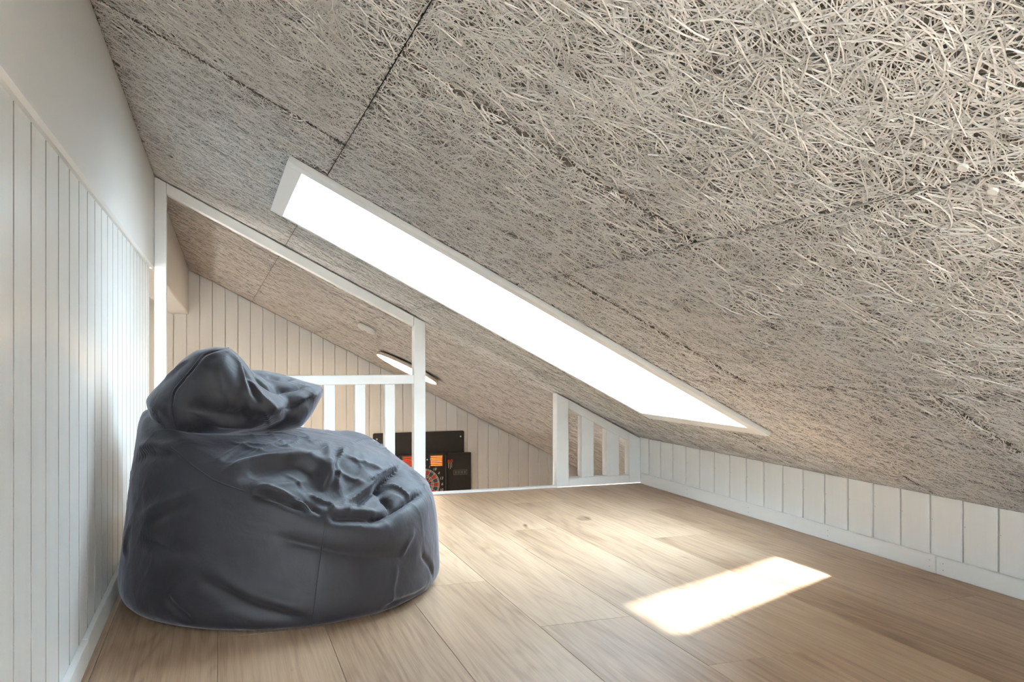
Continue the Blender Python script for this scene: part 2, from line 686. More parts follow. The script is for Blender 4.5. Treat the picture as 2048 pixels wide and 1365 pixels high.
CN = 0.045
wpart('casing', rb(SK_S0, SK_S1, SK_Y0, IN_Y0, -DROP, CN), M['lining'], 0.0015)
wpart('casing', rb(SK_S0, SK_S1, IN_Y1, SK_Y1, -DROP, CN), M['lining'], 0.0015)
wpart('casing', rb(SK_S0, IN_S0, IN_Y0, IN_Y1, -DROP, CN), M['lining'], 0.0015)
wpart('casing', rb(IN_S1, SK_S1, IN_Y0, IN_Y1, -DROP, CN), M['lining'], 0.0015)
wpart('seal', rb(SK_S0 + 0.004, SK_S1 - 0.004, SK_Y0 - 0.013, SK_Y0 - 0.0005, 0.001, 0.030), M['black'])  # black strip drawn in for the shadow line beside the casing
# shaft linings: head square to the slope, sill plumb
low = cp(IN_S1 + 0.004, 0, CN - 0.02)
top = cp(IN_S0 - 0.004, 0, CN - 0.02)
# glass line at n = TN
hl = (TN - (CN - 0.02)) / CT
low_g = (low.x, low.z + hl)
tg_ = cp(IN_S0 - 0.004, 0, TN)
top_g = (tg_.x, tg_.z)
th_ = 0.018
for ya, yb in ((IN_Y0 - 0.004 - th_, IN_Y0 - 0.004), (IN_Y1 + 0.004, IN_Y1 + 0.004 + th_)):
    pts = [(top.x - 0.02, top.z), (low.x + 0.02, low.z - 0.01), (low.x + 0.02, low_g[1]), (low_g[0], low_g[1]), (top_g[0], top_g[1]), (top_g[0] - 0.02, top_g[1])]
    mb = MB().poly_prism([Vector((x, ya, z)) - win.location for x, z in pts], 'y', (0, yb - ya, 0))
    mb.build('side_lining', M['lining'], win)
ya, yb = IN_Y0 - 0.004, IN_Y1 + 0.004
wpart('head_lining', rb(IN_S0 - 0.004 - th_, IN_S0 - 0.004, ya, yb, CN - 0.02, TN), M['lining'])
mb = MB().box((low.x, ya, low.z - 0.01), (low.x + th_, yb, low_g[1]), lambda x, y, z: tuple(Vector((x, y, z)) - win.location))
mb.build('sill_lining', M['lining'], win)
s_of = lambda x, z: x * CT - (z - Z0) * ST
gs0, gs1 = s_of(*top_g), s_of(*low_g)
# unseen blind added over the upper pane to stop and soften the sun
bm_ = bpy.data.materials.new('blind_cloth')
bm_.use_nodes = True
nt_ = bm_.node_tree
bo_ = nt_.nodes['Material Output']
nt_.nodes.remove(nt_.nodes['Principled BSDF'])
tr_, df_, mx_ = N(nt_, 'ShaderNodeBsdfTranslucent'), N(nt_, 'ShaderNodeBsdfDiffuse'), N(nt_, 'ShaderNodeMixShader')
tr_.inputs[0].default_value = (0.85, 0.85, 0.84, 1)
df_.inputs[0].default_value = (0.85, 0.85, 0.84, 1)
mx_.inputs[0].default_value = 0.35
nt_.links.new(tr_.outputs[0], mx_.inputs[1])
nt_.links.new(df_.outputs[0], mx_.inputs[2])
nt_.links.new(mx_.outputs[0], bo_.inputs[0])
BL_S = 0.80
bl_o = MB()
bl_o.v = [Vector(p) - win.location for p in (cp(IN_S0, ya + 0.001, TN - 0.010), cp(BL_S, ya + 0.001, TN - 0.010), cp(BL_S, yb - 0.001, TN - 0.010), cp(IN_S0, yb - 0.001, TN - 0.010))]
bl_o.f = [(0, 1, 2, 3)]
link('roller_blind', mesh_pf('roller_blind', bl_o.v, bl_o.f, bm_), win)
wpart('blind_bar', rb(BL_S - 0.012, BL_S, ya + 0.001, yb - 0.001, TN - 0.016, TN - 0.004), M['lining'])
# sash frame round the pane, then the pane
GY0, GY1 = IN_Y0 + 0.0, 2.885
for (a, b, c, d) in ((gs0 - 0.06, gs1 + 0.06, ya - 0.10, GY0), (gs0 - 0.06, gs1 + 0.06, GY1, yb + 0.10), (gs0 - 0.06, gs0 + 0.003, GY0, GY1), (gs1 - 0.003, gs1 + 0.06, GY0, GY1)):
    wpart('sash', rb(a, b, c, d, TN, TN + 0.06), M['lining'])


def glass_mat(name='window_glass', tint=(0.94, 0.96, 0.95)):
    m = bpy.data.materials.new(name)
    m.use_nodes = True
    nt = m.node_tree
    nt.nodes.clear()
    o = N(nt, 'ShaderNodeOutputMaterial')
    t = N(nt, 'ShaderNodeBsdfTransparent')
    t.inputs[0].default_value = tint + (1,)
    g = N(nt, 'ShaderNodeBsdfGlossy')
    g.inputs['Roughness'].default_value = 0.02
    mx = N(nt, 'ShaderNodeMixShader')
    mx.inputs[0].default_value = 0.05
    nt.links.new(t.outputs[0], mx.inputs[1])
    nt.links.new(g.outputs[0], mx.inputs[2])
    nt.links.new(mx.outputs[0], o.inputs[0])
    return m


M['glass'] = glass_mat()
M['sunglass'] = glass_mat('sun_control_glass', (0.345, 0.36, 0.365))  # dark tint added to dim the daylight through the skylight
M['sunglass2'] = glass_mat('tinted_roof_glass', (0.66, 0.68, 0.69))
wpart('pane', rb(gs0, gs1, GY0, GY1, TN + 0.028, TN + 0.032), M['sunglass'])


def portal(name, c, xdir, ydir, sx, sy):
    """light portal in a window opening: guides sampling of the sky, gives no light of its own"""
    d = bpy.data.lights.new(name, 'AREA')
    d.shape = 'RECTANGLE'
    d.size, d.size_y = sx, sy
    d.cycles.is_portal = True
    o = bpy.data.objects.new(name, d)
    COL.objects.link(o)
    x, y_ = Vector(xdir).normalized(), Vector(ydir).normalized()
    z = x.cross(y_)
    o.matrix_world = Matrix.Translation(c) @ Matrix((x, y_, z)).transposed().to_4x4()
    return o


portal('skylight_portal', cp((gs0 + gs1) / 2, (GY0 + GY1) / 2, TN + 0.065), (CT, 0, -ST), (0, 1, 0), gs1 - gs0, GY1 - GY0)

rw = S(empty('window_2', cp((RW[0] + RW[1]) / 2, (RW[2] + RW[3]) / 2)), label='second roof window above and behind the camera')


def rwpart(name, pts8, mat):
    return MB().hexa([Vector(p) - rw.location for p in pts8]).build(name, mat, rw)


for (a, b, c, d) in ((RW[0], RW[1], RW[2], RW[2] + 0.02), (RW[0], RW[1], RW[3] - 0.02, RW[3]), (RW[0], RW[0] + 0.02, RW[2] + 0.02, RW[3] - 0.02), (RW[1] - 0.02, RW[1], RW[2] + 0.02, RW[3] - 0.02)):
    rwpart('lining', rb(a, b, c, d, -0.012, 0.22), M['lining'])  # lining, sash and pane of the added roof window
    rwpart('sash', rb(a - 0.03 if b - a > 0.1 else a, b + 0.03 if b - a > 0.1 else b, c - 0.02, d + 0.02, 0.2202, 0.26), M['lining'])
rwpart('pane', rb(RW[0] + 0.02, RW[1] - 0.02, RW[2] + 0.02, RW[3] - 0.02, 0.235, 0.239), M['sunglass2'])
portal('roof_portal', cp((RW[0] + RW[1]) / 2, (RW[2] + RW[3]) / 2, 0.262), (CT, 0, -ST), (0, 1, 0), RW[1] - RW[0] - .04, RW[3] - RW[2] - .04)

# ------------------------------------------------------------------ wall behind the camera with an unseen window added for fill
GW = [(-0.05, 0.33, 0.40, 0.88)]
wb_ = MB()
cols = [(XL - 0.6, GW[0][0]), (GW[0][1], XR + 0.3)]
for x0, x1 in cols:
    wb_.box((x0, YB - 0.12, -0.2), (x1, YB, 1.7))
for (x0, x1, z0, z1) in GW:
    wb_.box((x0, YB - 0.12, -0.2), (x1, YB, z0)).box((x0, YB - 0.12, z1), (x1, YB, 1.7))
S(wb_.build('wall_back', M['wall']), label='plain white gable wall behind the camera')
for i, (x0, x1, z0, z1) in enumerate(GW):
    w2 = S(empty('window_%d' % (3 + i), ((x0 + x1) / 2, YB, z0)), label='narrow gable window behind the camera')
    sub = lambda x, y, z, c=tuple(w2.location): (x - c[0], y - c[1], z - c[2])
    for (a, b) in (((x0, YB - 0.09, z0), (x0 + 0.04, YB - 0.03, z1)), ((x1 - 0.04, YB - 0.09, z0), (x1, YB - 0.03, z1)),
                   ((x0 + 0.04, YB - 0.09, z0), (x1 - 0.04, YB - 0.03, z0 + 0.04)), ((x0 + 0.04, YB - 0.09, z1 - 0.04), (x1 - 0.04, YB - 0.03, z1))):
        MB().box(a, b, sub).build('frame', M['trim'], w2)
    MB().box((x0 + 0.04, YB - 0.062, z0 + 0.04), (x1 - 0.04, YB - 0.058, z1 - 0.04), sub).build('pane', M['glass'], w2)  # pane of the added gable window
    portal('gable_portal', ((x0 + x1) / 2, YB - 0.10, (z0 + z1) / 2), (1, 0, 0), (0, 0, -1), x1 - x0 - .08, z1 - z0 - .08)

# ------------------------------------------------------------------ railing at the open edge
YF, YK = YR - 0.0045, YR + 0.048      # front and back face of the railing timbers
rail = empty('railing', (0.3, YR + 0.024, 0))
tag(rail, 'white painted railing frame with upright balusters behind the bean bag', 'railing')


def rbox(root, name, x0, x1, z0, z1, y0=YF, y1=YK, zf=None, bev=0.002):
    lx, ly, lz = root.location
    zt0, zt1 = (z1, z1) if not callable(z1) else (z1(x0), z1(x1))
    zb0, zb1 = (z0, z0) if not callable(z0) else (z0(x0), z0(x1))
    pts = [(x0, y0, zb0), (x1, y0, zb1), (x1, y1, zb1), (x0, y1, zb0), (x0, y0, zt0), (x1, y0, zt1), (x1, y1, zt1), (x0, y1, zt0)]
    mb = MB().hexa([(p[0] - lx, p[1] - ly, p[2] - lz) for p in pts])
    return mb.build(name, M['trim'], root, bev)


CLR = 0.007
topz = lambda x: ceil_z(x) - CLR
rbox(rail, 'post', XL + 0.001, -0.210, 0.0, topz)
rbox(rail, 'post', 0.8366, 0.890, 0.0, topz)
rbox(rail, 'top_rail', -0.2095, 0.836, lambda x: ceil_z(x) - 0.053, topz, YF + 0.001, YK - 0.001)
rbox(rail, 'hand_rail', -0.2095, 0.836, 0.5115, 0.553)
rbox(rail, 'bottom_rail', -0.2095, 0.836, 0.0, 0.04, YF + 0.002, YK - 0.002)
for k in range(8):
    x0 = 0.703 - 0.1345 * k
    if x0 > -0.2:
        rbox(rail, 'baluster', x0, x0 + 0.046, 0.0405, 0.511, YF + 0.001, YK - 0.001)
rp = empty('low_railing', (1.77, YR + 0.024, 0))
tag(rp, 'low white railing panel with three slanted openings against the knee wall', 'railing')
xa = [1.541, 1.604, 1.674, 1.738, 1.809, 1.878, 1.934, 1.990]
rbox(rp, 'post', xa[0], xa[1], 0.0, topz)
rbox(rp, 'end_post', xa[6], XR - 0.002, 0.0, topz)
tz = lambda x: ceil_z(x) - 0.052
for a, b in ((xa[2], xa[3]), (xa[4], xa[5])):
    rbox(rp, 'baluster', a, b, 0.0425, lambda x: tz(x) - 0.0005)
rbox(rp, 'top_rail', xa[1] + 0.0003, xa[6] - 0.0003, tz, topz, YF + 0.0005, YK - 0.0005)
rbox(rp, 'bottom_rail', xa[1] + 0.0003, xa[6] - 0.0003, 0.0, 0.042, YF + 0.0005, YK - 0.0005)
t2 = MB().box((0.891, YR - 0.004, -0.20), (1.540, YR + 0.03, 0.008)).build('trim_2', M['trim'], None, 0.002)
S(t2, label='white edging strip along the open floor edge')
t3 = MB().box((XL - 0.03, YR + 0.05, -2.2), (XR + 0.05, YR + 0.08, -0.002)).build('wall_loft', M['wall'])
S(t3, label='white wall face below the loft edge')

# ------------------------------------------------------------------ far room
ZF = -2.2
XFL = -2.6
XFR = 3.75
wall_far = MB().box((XFL, YW + 0.012, ZF), (XFR + 0.1, YW + 0.12, 1.5)).build('wall_far', M['groove'])
S(wall_far, label='white vertical board gable wall of the room beyond the railing')
x = -0.383 - 3 * 0.1065
FB = 0.1065
while x < XFR - 0.01:
    x1 = min(x + FB, XFR)
    hi = [ceil_z(max(XL, xx)) - 0.004 for xx in (x, x1)]
    xc = (x + x1) / 2
    if xc < XL:
        hi = [1.37, 1.37]
    w = x1 - x - 0.0035
    def cut(t, hi=hi, w=w):
        return hi[0] + (hi[1] - hi[0]) * (t + w / 2) / w + 1.2
    o = link('board', board_mesh('board', w, 2, 0.012, cut), wall_far)
    o.location = (xc, YW, -1.2)
    x = x1
S(MB().box((XFL, YR, ZF - 0.1), (XFR + 0.1, YW + 0.1, ZF)).build('floor', M['oak']), label='floor of the room beyond, one storey down')
# left wall of the far room with an unseen window added for fill light
fw = MB()
wy0, wy1, fz0, fz1 = 4.95, 6.05, -2.05, -1.56
fw.box((XFL - 0.1, YR, ZF), (XFL, wy0, 0.9)).box((XFL - 0.1, wy1, ZF), (XFL, YW + .1, 0.9))
fw.box((XFL - 0.1, wy0, ZF), (XFL, wy1, fz0)).box((XFL - 0.1, wy0, fz1), (XFL, wy1, 0.9))
S(fw.build('wall_side', M['wall']), label='white side wall of the room beyond')
w3 = S(empty('window_5', (XFL, (wy0 + wy1) / 2, fz0)), label='window in the side wall of the room beyond')
for (a, b) in (((wy0, fz0), (wy0 + 0.05, fz1)), ((wy1 - 0.05, fz0), (wy1, fz1)), ((wy0 + .05, fz0), (wy1 - .05, fz0 + .05)), ((wy0 + .05, fz1 - .05), (wy1 - .05, fz1))):
    MB().box((-0.07, a[0] - (wy0 + wy1) / 2, a[1] - fz0), (-0.02, b[0] - (wy0 + wy1) / 2, b[1] - fz0)).build('frame', M['trim'], w3)
MB().box((-0.047, wy0 + .05 - (wy0 + wy1) / 2, .05), (-0.043, wy1 - .05 - (wy0 + wy1) / 2, fz1 - fz0 - .05)).build('pane', M['glass'], w3)  # pane of the added side window
portal('far_portal', (XFL - 0.08, (wy0 + wy1) / 2, (fz0 + fz1) / 2), (0, 1, 0), (0, 0, 1), wy1 - wy0 - .1, fz1 - fz0 - .1)
S(MB().box((XFL, YR - 0.02, ZF), (XL - 0.03, YR + 0.04, 1.4)).build('wall_partition', M['wall']), label='white partition wall beside the loft')
S(MB().box((XFR, YR, ZF), (XFR + 0.1, YW, ceil_z(XFR))).build('wall_side', M['wall']), label='white side wall under the eaves of the room beyond')
S(MB().box((XR + 0.05, YR + 0.02, ZF), (XFR + 0.1, YR + 0.08, -0.002)).build('wall_eaves', M['wall']), label='white wall closing the eaves behind the knee wall')

# ------------------------------------------------------------------ ceiling lamp and smoke detector
nrm = Vector((-ST, 0, -CT))


def lathe(prof, seg=48):
    """prof list of (r, h); axis +z"""
    v, f = [], []
    for r, h in prof:
        for i in range(seg):
            t = 2 * math.pi * i / seg
            v.append((r * math.cos(t), r * math.sin(t), h))
    for k in range(len(prof) - 1):
        for i in range(seg):
            j = (i + 1) % seg
            f.append((k * seg + i, k * seg + j, (k + 1) * seg + j, (k + 1) * seg + i))
    f.append(tuple(range(seg - 1, -1, -1)))
    f.append(tuple(range((len(prof) - 1) * seg, len(prof) * seg)))
    return v, f


def on_slope(name, s, y, label, cat):
    o = empty(name, cp(s, y, -0.006))
    o.rotation_euler = nrm.to_track_quat('Z', 'Y').to_euler()
    return tag(o, label, cat)


lamp = on_slope('ceiling_lamp', 1.50, 6.10, 'round flat lit ceiling lamp on the slope of the room beyond', 'lamp')
M['lampglow'] = emit('lamp_diffuser_glow', (1.0, 0.74, 0.48), 19.0)
v, f = lathe([(0.215, 0.0), (0.215, 0.010)])
link('back_plate', mesh_pf('back_plate', v, f, M['roof']), lamp)
v, f = lathe([(0.245, 0.010), (0.252, 0.014), (0.252, 0.032), (0.246, 0.036)])
link('body', mesh_pf('body', v, f, M['lampwhite'], True), lamp)
v, f = lathe([(0.244, 0.0361), (0.238, 0.0385), (0.12, 0.0395)])
tag(link('diffuser', mesh_pf('diffuser', v, f, M['lampglow'], True), lamp), 'glowing white diffuser')
det = on_slope('smoke_detector', 0.955, 5.06, 'small round white smoke detector on the slope beyond the railing', 'detector')
v, f = lathe([(0.056, 0.0), (0.058, 0.004), (0.058, 0.018), (0.050, 0.028), (0.030, 0.032)])
link('housing', mesh_pf('housing', v, f, M['wall'], True), det)
v, f = lathe([(0.012, 0.0322), (0.011, 0.0345)])
link('test_button', mesh_pf('test_button', v, f, M['lampwhite'], True), det)

# ------------------------------------------------------------------ dart corner on the far wall
YD = YW - 0.001
M['dart_red'] = paint('dart_red', (0.42, 0.045, 0.03), 0.5, 0.05, 0)
M['dart_blue'] = paint('dart_blue', (0.035, 0.075, 0.11), 0.5, 0.05, 0)
M['dart_white'] = paint('dart_white', (0.72, 0.68, 0.62), 0.5, 0.03, 0)
M['housing'] = paint('dart_housing', (0.016, 0.016, 0.017), 0.4, 0.1, 0)
M['housing_edge'] = paint('dart_housing_edge', (0.10, 0.11, 0.105), 0.4, 0.1, 0)
M['brass'] = paint('brass_line', (0.20, 0.14, 0.08), 0.4, 0.05, 0)
M['display'] = emit('score_display_glow', (1.0, 0.22, 0.05), 0.55)
M['display_red'] = emit('score_display_red_glow', (0.8, 0.05, 0.02), 0.30)
bb = empty('backing_board', (1.797, YD, -0.95))
tag(bb, 'large black backing board on the far wall behind the dart cabinet', 'board')


def rrect(x0, x1, z0, z1, r, y0, y1, n=5):
    pts = []
    for cx_, cz_, a0 in ((x1 - r, z1 - r, 0), (x0 + r, z1 - r, 90), (x0 + r, z0 + r, 180), (x1 - r, z0 + r, 270)):
        for i in range(n + 1):
            a = math.radians(a0 + 90 * i / n)
            pts.append((cx_ + r * math.cos(a), y0, cz_ + r * math.sin(a)))
    return MB().poly_prism(pts, 'y', (0, y1 - y0, 0))


rrect(-0.4435, 0.4435, 0.0, 0.855, 0.014, -0.014, 0.0).build('board', M['black'], bb)
for sx in (-1, 1):
    cyl('screw', (sx * 0.408, -0.014, 0.80), (0, -1, 0), 0.0075, 0.004, M['dart_white'], bb, 12)

dc = empty('dart_cabinet', (1.823, YD - 0.016, -0.93))
tag(dc, 'open black electronic dartboard cabinet with orange score displays', 'dartboard')
cz = 0.335
hx0, hx1 = -0.232, 0.232
rrect(hx0, hx1, 0.0, 0.63, 0.010, -0.055, 0.0).build('housing', M['housing'], dc)
for x0, x1 in ((hx0 - 0.004, hx0 + 0.002), (hx1 - 0.002 - 0.016, hx1 - 0.012)):
    MB().box((x0, -0.060, 0.02), (x1, -0.0555, 0.615)).build('housing_edge', M['housing_edge'], dc)
for x0, x1 in ((-0.200, -0.092), (0.069, 0.182)):
    fr_ = MB().box((x0 - 0.008, -0.0590, 0.505), (x1 + 0.008, -0.0555, 0.618)).build('display', M['brass'], dc)
    rows = 6
    for r_ in range(rows):
        za = 0.514 + r_ * (0.100 / rows)
        for h_ in range(2):
            xa0 = x0 + (x1 - x0) * (0.5 * h_ + 0.01)
            xa1 = x0 + (x1 - x0) * (0.5 * h_ + 0.49)
            MB().box((xa0, -0.0605, za), (xa1, -0.0592, za + 0.0095)).build('display_row', M['display'] if x0 > 0 else M['display_red'], fr_)
cyl('button', (0.035, -0.0555, 0.575), (0, -1, 0), 0.007, 0.006, M['dart_white'], dc, 12)
cyl('button', (-0.055, -0.0555, 0.575), (0, -1, 0), 0.007, 0.006, M['dart_white'], dc, 12)
v, f = cyl_vf((0, -0.0556, cz), (0, -1, 0), 0.205, 0.004, 64)
disc = link('dartboard', mesh_pf('dartboard', v, f, M['housing']), dc)


def ring_sector(r0, r1, a0, a1, y0, y1, n=3):
    pts = [(r1 * math.cos(a0 + (a1 - a0) * i / n), y0, cz + r1 * math.sin(a0 + (a1 - a0) * i / n)) for i in range(n + 1)]
    pts += [(r0 * math.cos(a1 + (a0 - a1) * i / n), y0, cz + r0 * math.sin(a1 + (a0 - a1) * i / n)) for i in range(n + 1)]
    return MB().poly_prism(pts, 'y', (0, y1 - y0, 0))


NUM = [20, 1, 18, 4, 13, 6, 10, 15, 2, 17, 3, 19, 7, 16, 8, 11, 14, 9, 12, 5]
fy = -0.0596
for i, num in enumerate(NUM):
    ac = math.pi / 2 - i * math.pi / 10
    a0, a1 = ac - math.pi / 20 + 0.012, ac + math.pi / 20 - 0.012
    col = M['dart_red'] if i % 2 else M['dart_blue']
    ring_sector(0.098, 0.139, a0, a1, fy - 0.004, fy).build('segment', col, disc)
    ring_sector(0.020, 0.078, a0, a1, fy - 0.004, fy).build('segment', col, disc)
    ring_sector(0.084, 0.092, a0, a1, fy - 0.004, fy).build('segment', M['dart_blue'] if i % 2 else M['dart_red'], disc)
    ring_sector(0.018, 0.150, ac - math.pi / 20 - 0.010, ac - math.pi / 20 + 0.010, fy - 0.0045, fy).build('divider', M['dart_white'], disc)
    cu = bpy.data.curves.new('number', 'FONT')
    cu.body = str(num)
    cu.size = 0.036
    cu.align_x = 'CENTER'
    cu.align_y = 'CENTER'
    cu.shear = 0.25
    cu.extrude = 0.0006
    to = bpy.data.objects.new('number_curve', cu)
    COL.objects.link(to)
    dg_ = bpy.context.evaluated_depsgraph_get()
    me = bpy.data.meshes.new_from_object(to.evaluated_get(dg_))
    bpy.data.objects.remove(to)
    me.materials.clear()
    me.materials.append(M['dart_white'])
    me.name = 'number'
    no = link('number', me, disc)
    no.location = (0.180 * math.cos(ac), fy - 0.001, cz + 0.180 * math.sin(ac))
    no.rotation_euler = (math.pi / 2, 0, 0)
for r0, r1 in ((0.150, 0.1545), (0.1405, 0.1435), (0.0935, 0.0965), (0.0795, 0.0825)):
    mb = MB()
    for i in range(20):
        q = ring_sector(r0, r1, i * math.pi / 10, (i + 1) * math.pi / 10, fy - 0.005, fy, 4)
        k = len(mb.v)
        mb.v += q.v
        mb.f += [tuple(j + k for j in ff) for ff in q.f]
    mb.build('ring', M['dart_white'], disc)
v, f = cyl_vf((0, fy, cz), (0, -1, 0), 0.017, 0.005, 24)
link('bullseye', mesh_pf('bullseye', v, f, M['dart_red']), disc)
for sgn in (-1, 1):
    xa0 = 0.244 if sgn > 0 else -0.478
    dr = rrect(xa0, xa0 + 0.234, 0.0, 0.625, 0.004, -0.030, 0.0).build('door', M['black'], dc)
    bx0 = xa0 + 0.058
    for (a, b) in (((bx0, .412), (bx0 + .136, .416)), ((bx0, .455), (bx0 + .136, .459)), ((bx0, .416), (bx0 + .004, .455)), ((bx0 + .132, .416), (bx0 + .136, .455))):
        MB().box((a[0], -0.0315, a[1]), (b[0], -0.0302, b[1])).build('badge_line', M['brass'], dr)
    for k in range(4):
        MB().box((bx0 + 0.012 + k * 0.030, -0.0312, 0.423), (bx0 + 0.034 + k * 0.030, -0.0302, 0.448)).build('badge_mark', M['housing_edge'], dr)
for k, (dx_, dz_) in enumerate(((0.245, 0.545), (0.262, 0.535), (0.276, 0.550))):
    dt = empty('dart', (1.823 + dx_, YD - 0.075, -0.93 + dz_ - 0.03))
    tag(dt, ('small dart with red flight parked beside the orange score display', 'small dart with brown flight parked between the two red ones', 'small dart with red flight parked nearest the door badge')[k], 'dart', 'darts parked on the cabinet')
    cyl('barrel', (0, 0, -0.03), (0, 0, 1), 0.003, 0.05, M['metal'], dt, 8)
    fl = MB().box((-0.012, -0.0006, 0.02), (0.012, 0.0006, 0.05)).box((-0.0006, -0.012, 0.02), (0.0006, 0.012, 0.05))
    fl.build('flight', M['dart_red'] if k != 1 else M['brass'], dt)

# ------------------------------------------------------------------ bean bag
from mathutils.bvhtree import BVHTree


def surface_net(field, org, h):
    """naive surface nets of a sampled field (negative inside)"""
    F = field
    nx, ny, nz = F.shape
    neg = F < 0
    cnt = np.zeros((nx - 1, ny - 1, nz - 1), np.int32)
    acc = np.zeros((nx - 1, ny - 1, nz - 1, 3), np.float32)
    off = [(i, j, k) for i in (0, 1) for j in (0, 1) for k in (0, 1)]

    def sub(A, o):
        return A[o[0]:nx - 1 + o[0], o[1]:ny - 1 + o[1], o[2]:nz - 1 + o[2]]

    for a in off:
        for ax in range(3):
            if a[ax]:
                continue
            b = list(a)
            b[ax] = 1
            fa, fb = sub(F, a), sub(F, b)
            cr = (fa < 0) != (fb < 0)
            t = np.where(cr, fa / np.where(cr, fa - fb, 1), 0)
            for d in range(3):
                acc[..., d] += np.where(cr, (t if d == ax else a[d]), 0)
            cnt += cr
    act = cnt > 0
    idx = -np.ones(act.shape, np.int64)
    idx[act] = np.arange(act.sum())
    I = np.argwhere(act)
    V = (I + acc[act] / cnt[act][:, None]) * h + np.array(org)
    quads = []
    for ax in range(3):
        u, v = [(1, 2), (2, 0), (0, 1)][ax]
        sl0 = [slice(None)] * 3
        sl1 = [slice(None)] * 3
        sl0[ax] = slice(0, -1)
        sl1[ax] = slice(1, None)
        A, B = neg[tuple(sl0)], neg[tuple(sl1)]
        E = np.argwhere(A != B)
        ok = (E[:, u] > 0) & (E[:, v] > 0)
        for d in (u, v):
            ok &= E[:, d] < F.shape[d] - 1
        E = E[ok]
        inside = A[tuple(E.T)]
        du = np.zeros(3, int)
        dv = np.zeros(3, int)
        du[u] = 1
        dv[v] = 1
        q = np.stack([idx[tuple((E - du - dv).T)], idx[tuple((E - dv).T)], idx[tuple(E.T)], idx[tuple((E - du).T)]], 1)
        q[~inside] = q[~inside][:, ::-1]
        quads.append(q)
    return V, np.concatenate(quads)


def smin(a, b, k):
    hh = np.clip(0.5 + 0.5 * (b - a) / k, 0, 1)
    return b * (1 - hh) + a * hh - k * hh * (1 - hh)


def smax(a, b, k):
    return -smin(-a, -b, k)


def relax(V, Q, it, lam=0.5):
    E = np.concatenate([Q[:, [0, 1]], Q[:, [1, 2]], Q[:, [2, 3]], Q[:, [3, 0]]])
    n = len(V)
    deg = np.bincount(E.ravel(), minlength=n)[:, None]
    for _ in range(it):
        s_ = np.zeros_like(V)
        for d in range(3):
            s_[:, d] = np.bincount(E[:, 0], V[E[:, 1], d], n) + np.bincount(E[:, 1], V[E[:, 0], d], n)
        V = V + lam * (s_ / np.maximum(deg, 1) - V)
    return V


def normals(V, Q):
    fn = np.cross(V[Q[:, 2]] - V[Q[:, 0]], V[Q[:, 3]] - V[Q[:, 1]])
    N_ = np.zeros_like(V)
    for d in range(3):
        for c in range(4):
            N_[:, d] += np.bincount(Q[:, c], fn[:, d], len(V))
    return N_ / np.maximum(np.linalg.norm(N_, axis=1, keepdims=True), 1e-9)


def crop_px(pts):
    return [(200 + x / 2.133, 660 + y / 2.133) for x, y in pts]


def on_mesh(V, Q, pts_px, step=4.0):
    bvh = BVHTree.FromPolygons([tuple(v) for v in V], [tuple(int(i) for i in q) for q in Q]) if not isinstance(Q, BVHTree) else Q
    out = []
    for (a, b) in zip(pts_px[:-1], pts_px[1:]):
        n = max(2, int(math.hypot(b[0] - a[0], b[1] - a[1]) / step))
        for i in range(n):
            t = i / n
            r = ray(a[0] + (b[0] - a[0]) * t, a[1] + (b[1] - a[1]) * t).normalized()
            hit = bvh.ray_cast(Vector((0, 0, H)), r)
            if hit[0] is not None:
                out.append(tuple(hit[0]))
    r = ray(*pts_px[-1]).normalized()
    hit = bvh.ray_cast(Vector((0, 0, H)), r)
    if hit[0] is not None:
        out.append(tuple(hit[0]))
    P = np.array(out)
    # soften the corners of the traced line
    for _ in range(4):
        if len(P) > 4:
            P[1:-1] = 0.25 * P[:-2] + 0.5 * P[1:-1] + 0.25 * P[2:]
    return P


def folds(V, Q, specs):
    bvh = BVHTree.FromPolygons([tuple(v) for v in V], [tuple(int(i) for i in q) for q in Q])
    Nn = normals(relax(V, Q, 6), Q)
    D = np.zeros(len(V))
    for kind, pts, amp, w in specs:
        P = on_mesh(V, bvh, crop_px(pts))
        if len(P) < 3:
            continue
        lo, hi = P.min(0) - 4 * w, P.max(0) + 4 * w
        sel = np.where(((V > lo) & (V < hi)).all(1))[0]
        if len(sel) == 0:
            continue
        X = V[sel]
        d2 = ((X[:, None, :] - P[None]) ** 2).sum(2)
        j = d2.argmin(1)
        d = np.sqrt(d2[np.arange(len(sel)), j])
        t = j / (len(P) - 1)
        taper = np.clip(np.minimum(t, 1 - t) * 4, 0, 1)
        taper = np.maximum(taper * taper * (3 - 2 * taper), 0.0)
        taper = np.where((j == 0) | (j == len(P) - 1), 0, taper)
        if kind == 'r':
            pr = np.exp(-(d / w) ** 2) - 0.35 * np.exp(-(d / (2.2 * w)) ** 2)
        elif kind == 'v':
            pr = -(np.exp(-(d / w) ** 2) - 0.30 * np.exp(-(d / (2.3 * w)) ** 2))
        elif kind == 'p':                       # pinched ridge with a sharp crest
            pr = np.exp(-np.abs(d / w)) - 0.40 * np.exp(-(d / (2.5 * w)) ** 2)
        elif kind == 'c':                       # sharp crease
            pr = -np.exp(-np.abs(d / w))
        else:                                   # 's': one side proud, other side tucked under
            tg = np.gradient(P, axis=0)
            tg /= np.maximum(np.linalg.norm(tg, axis=1, keepdims=True), 1e-9)
            side = np.einsum('ij,ij->i', np.cross(tg[j], X - P[j]), Nn[sel])
            x_ = side / w
            pr = 1.6 * x_ * np.exp(-x_ * x_) * np.exp(-np.maximum(d * d - side * side, 0) / (w * w))
        D[sel] += amp * taper * pr
    return V + Nn * D[:, None]


def wob(X, seed, f):
    r = np.random.default_rng(seed)
    o = 0
    for i in range(9):
        k = r.normal(0, 1, 3)
        k = k / np.linalg.norm(k) * f * r.uniform(0.6, 1.8)
        o = o + np.sin(X @ k + r.uniform(0, 6.28)) / 9
    return o


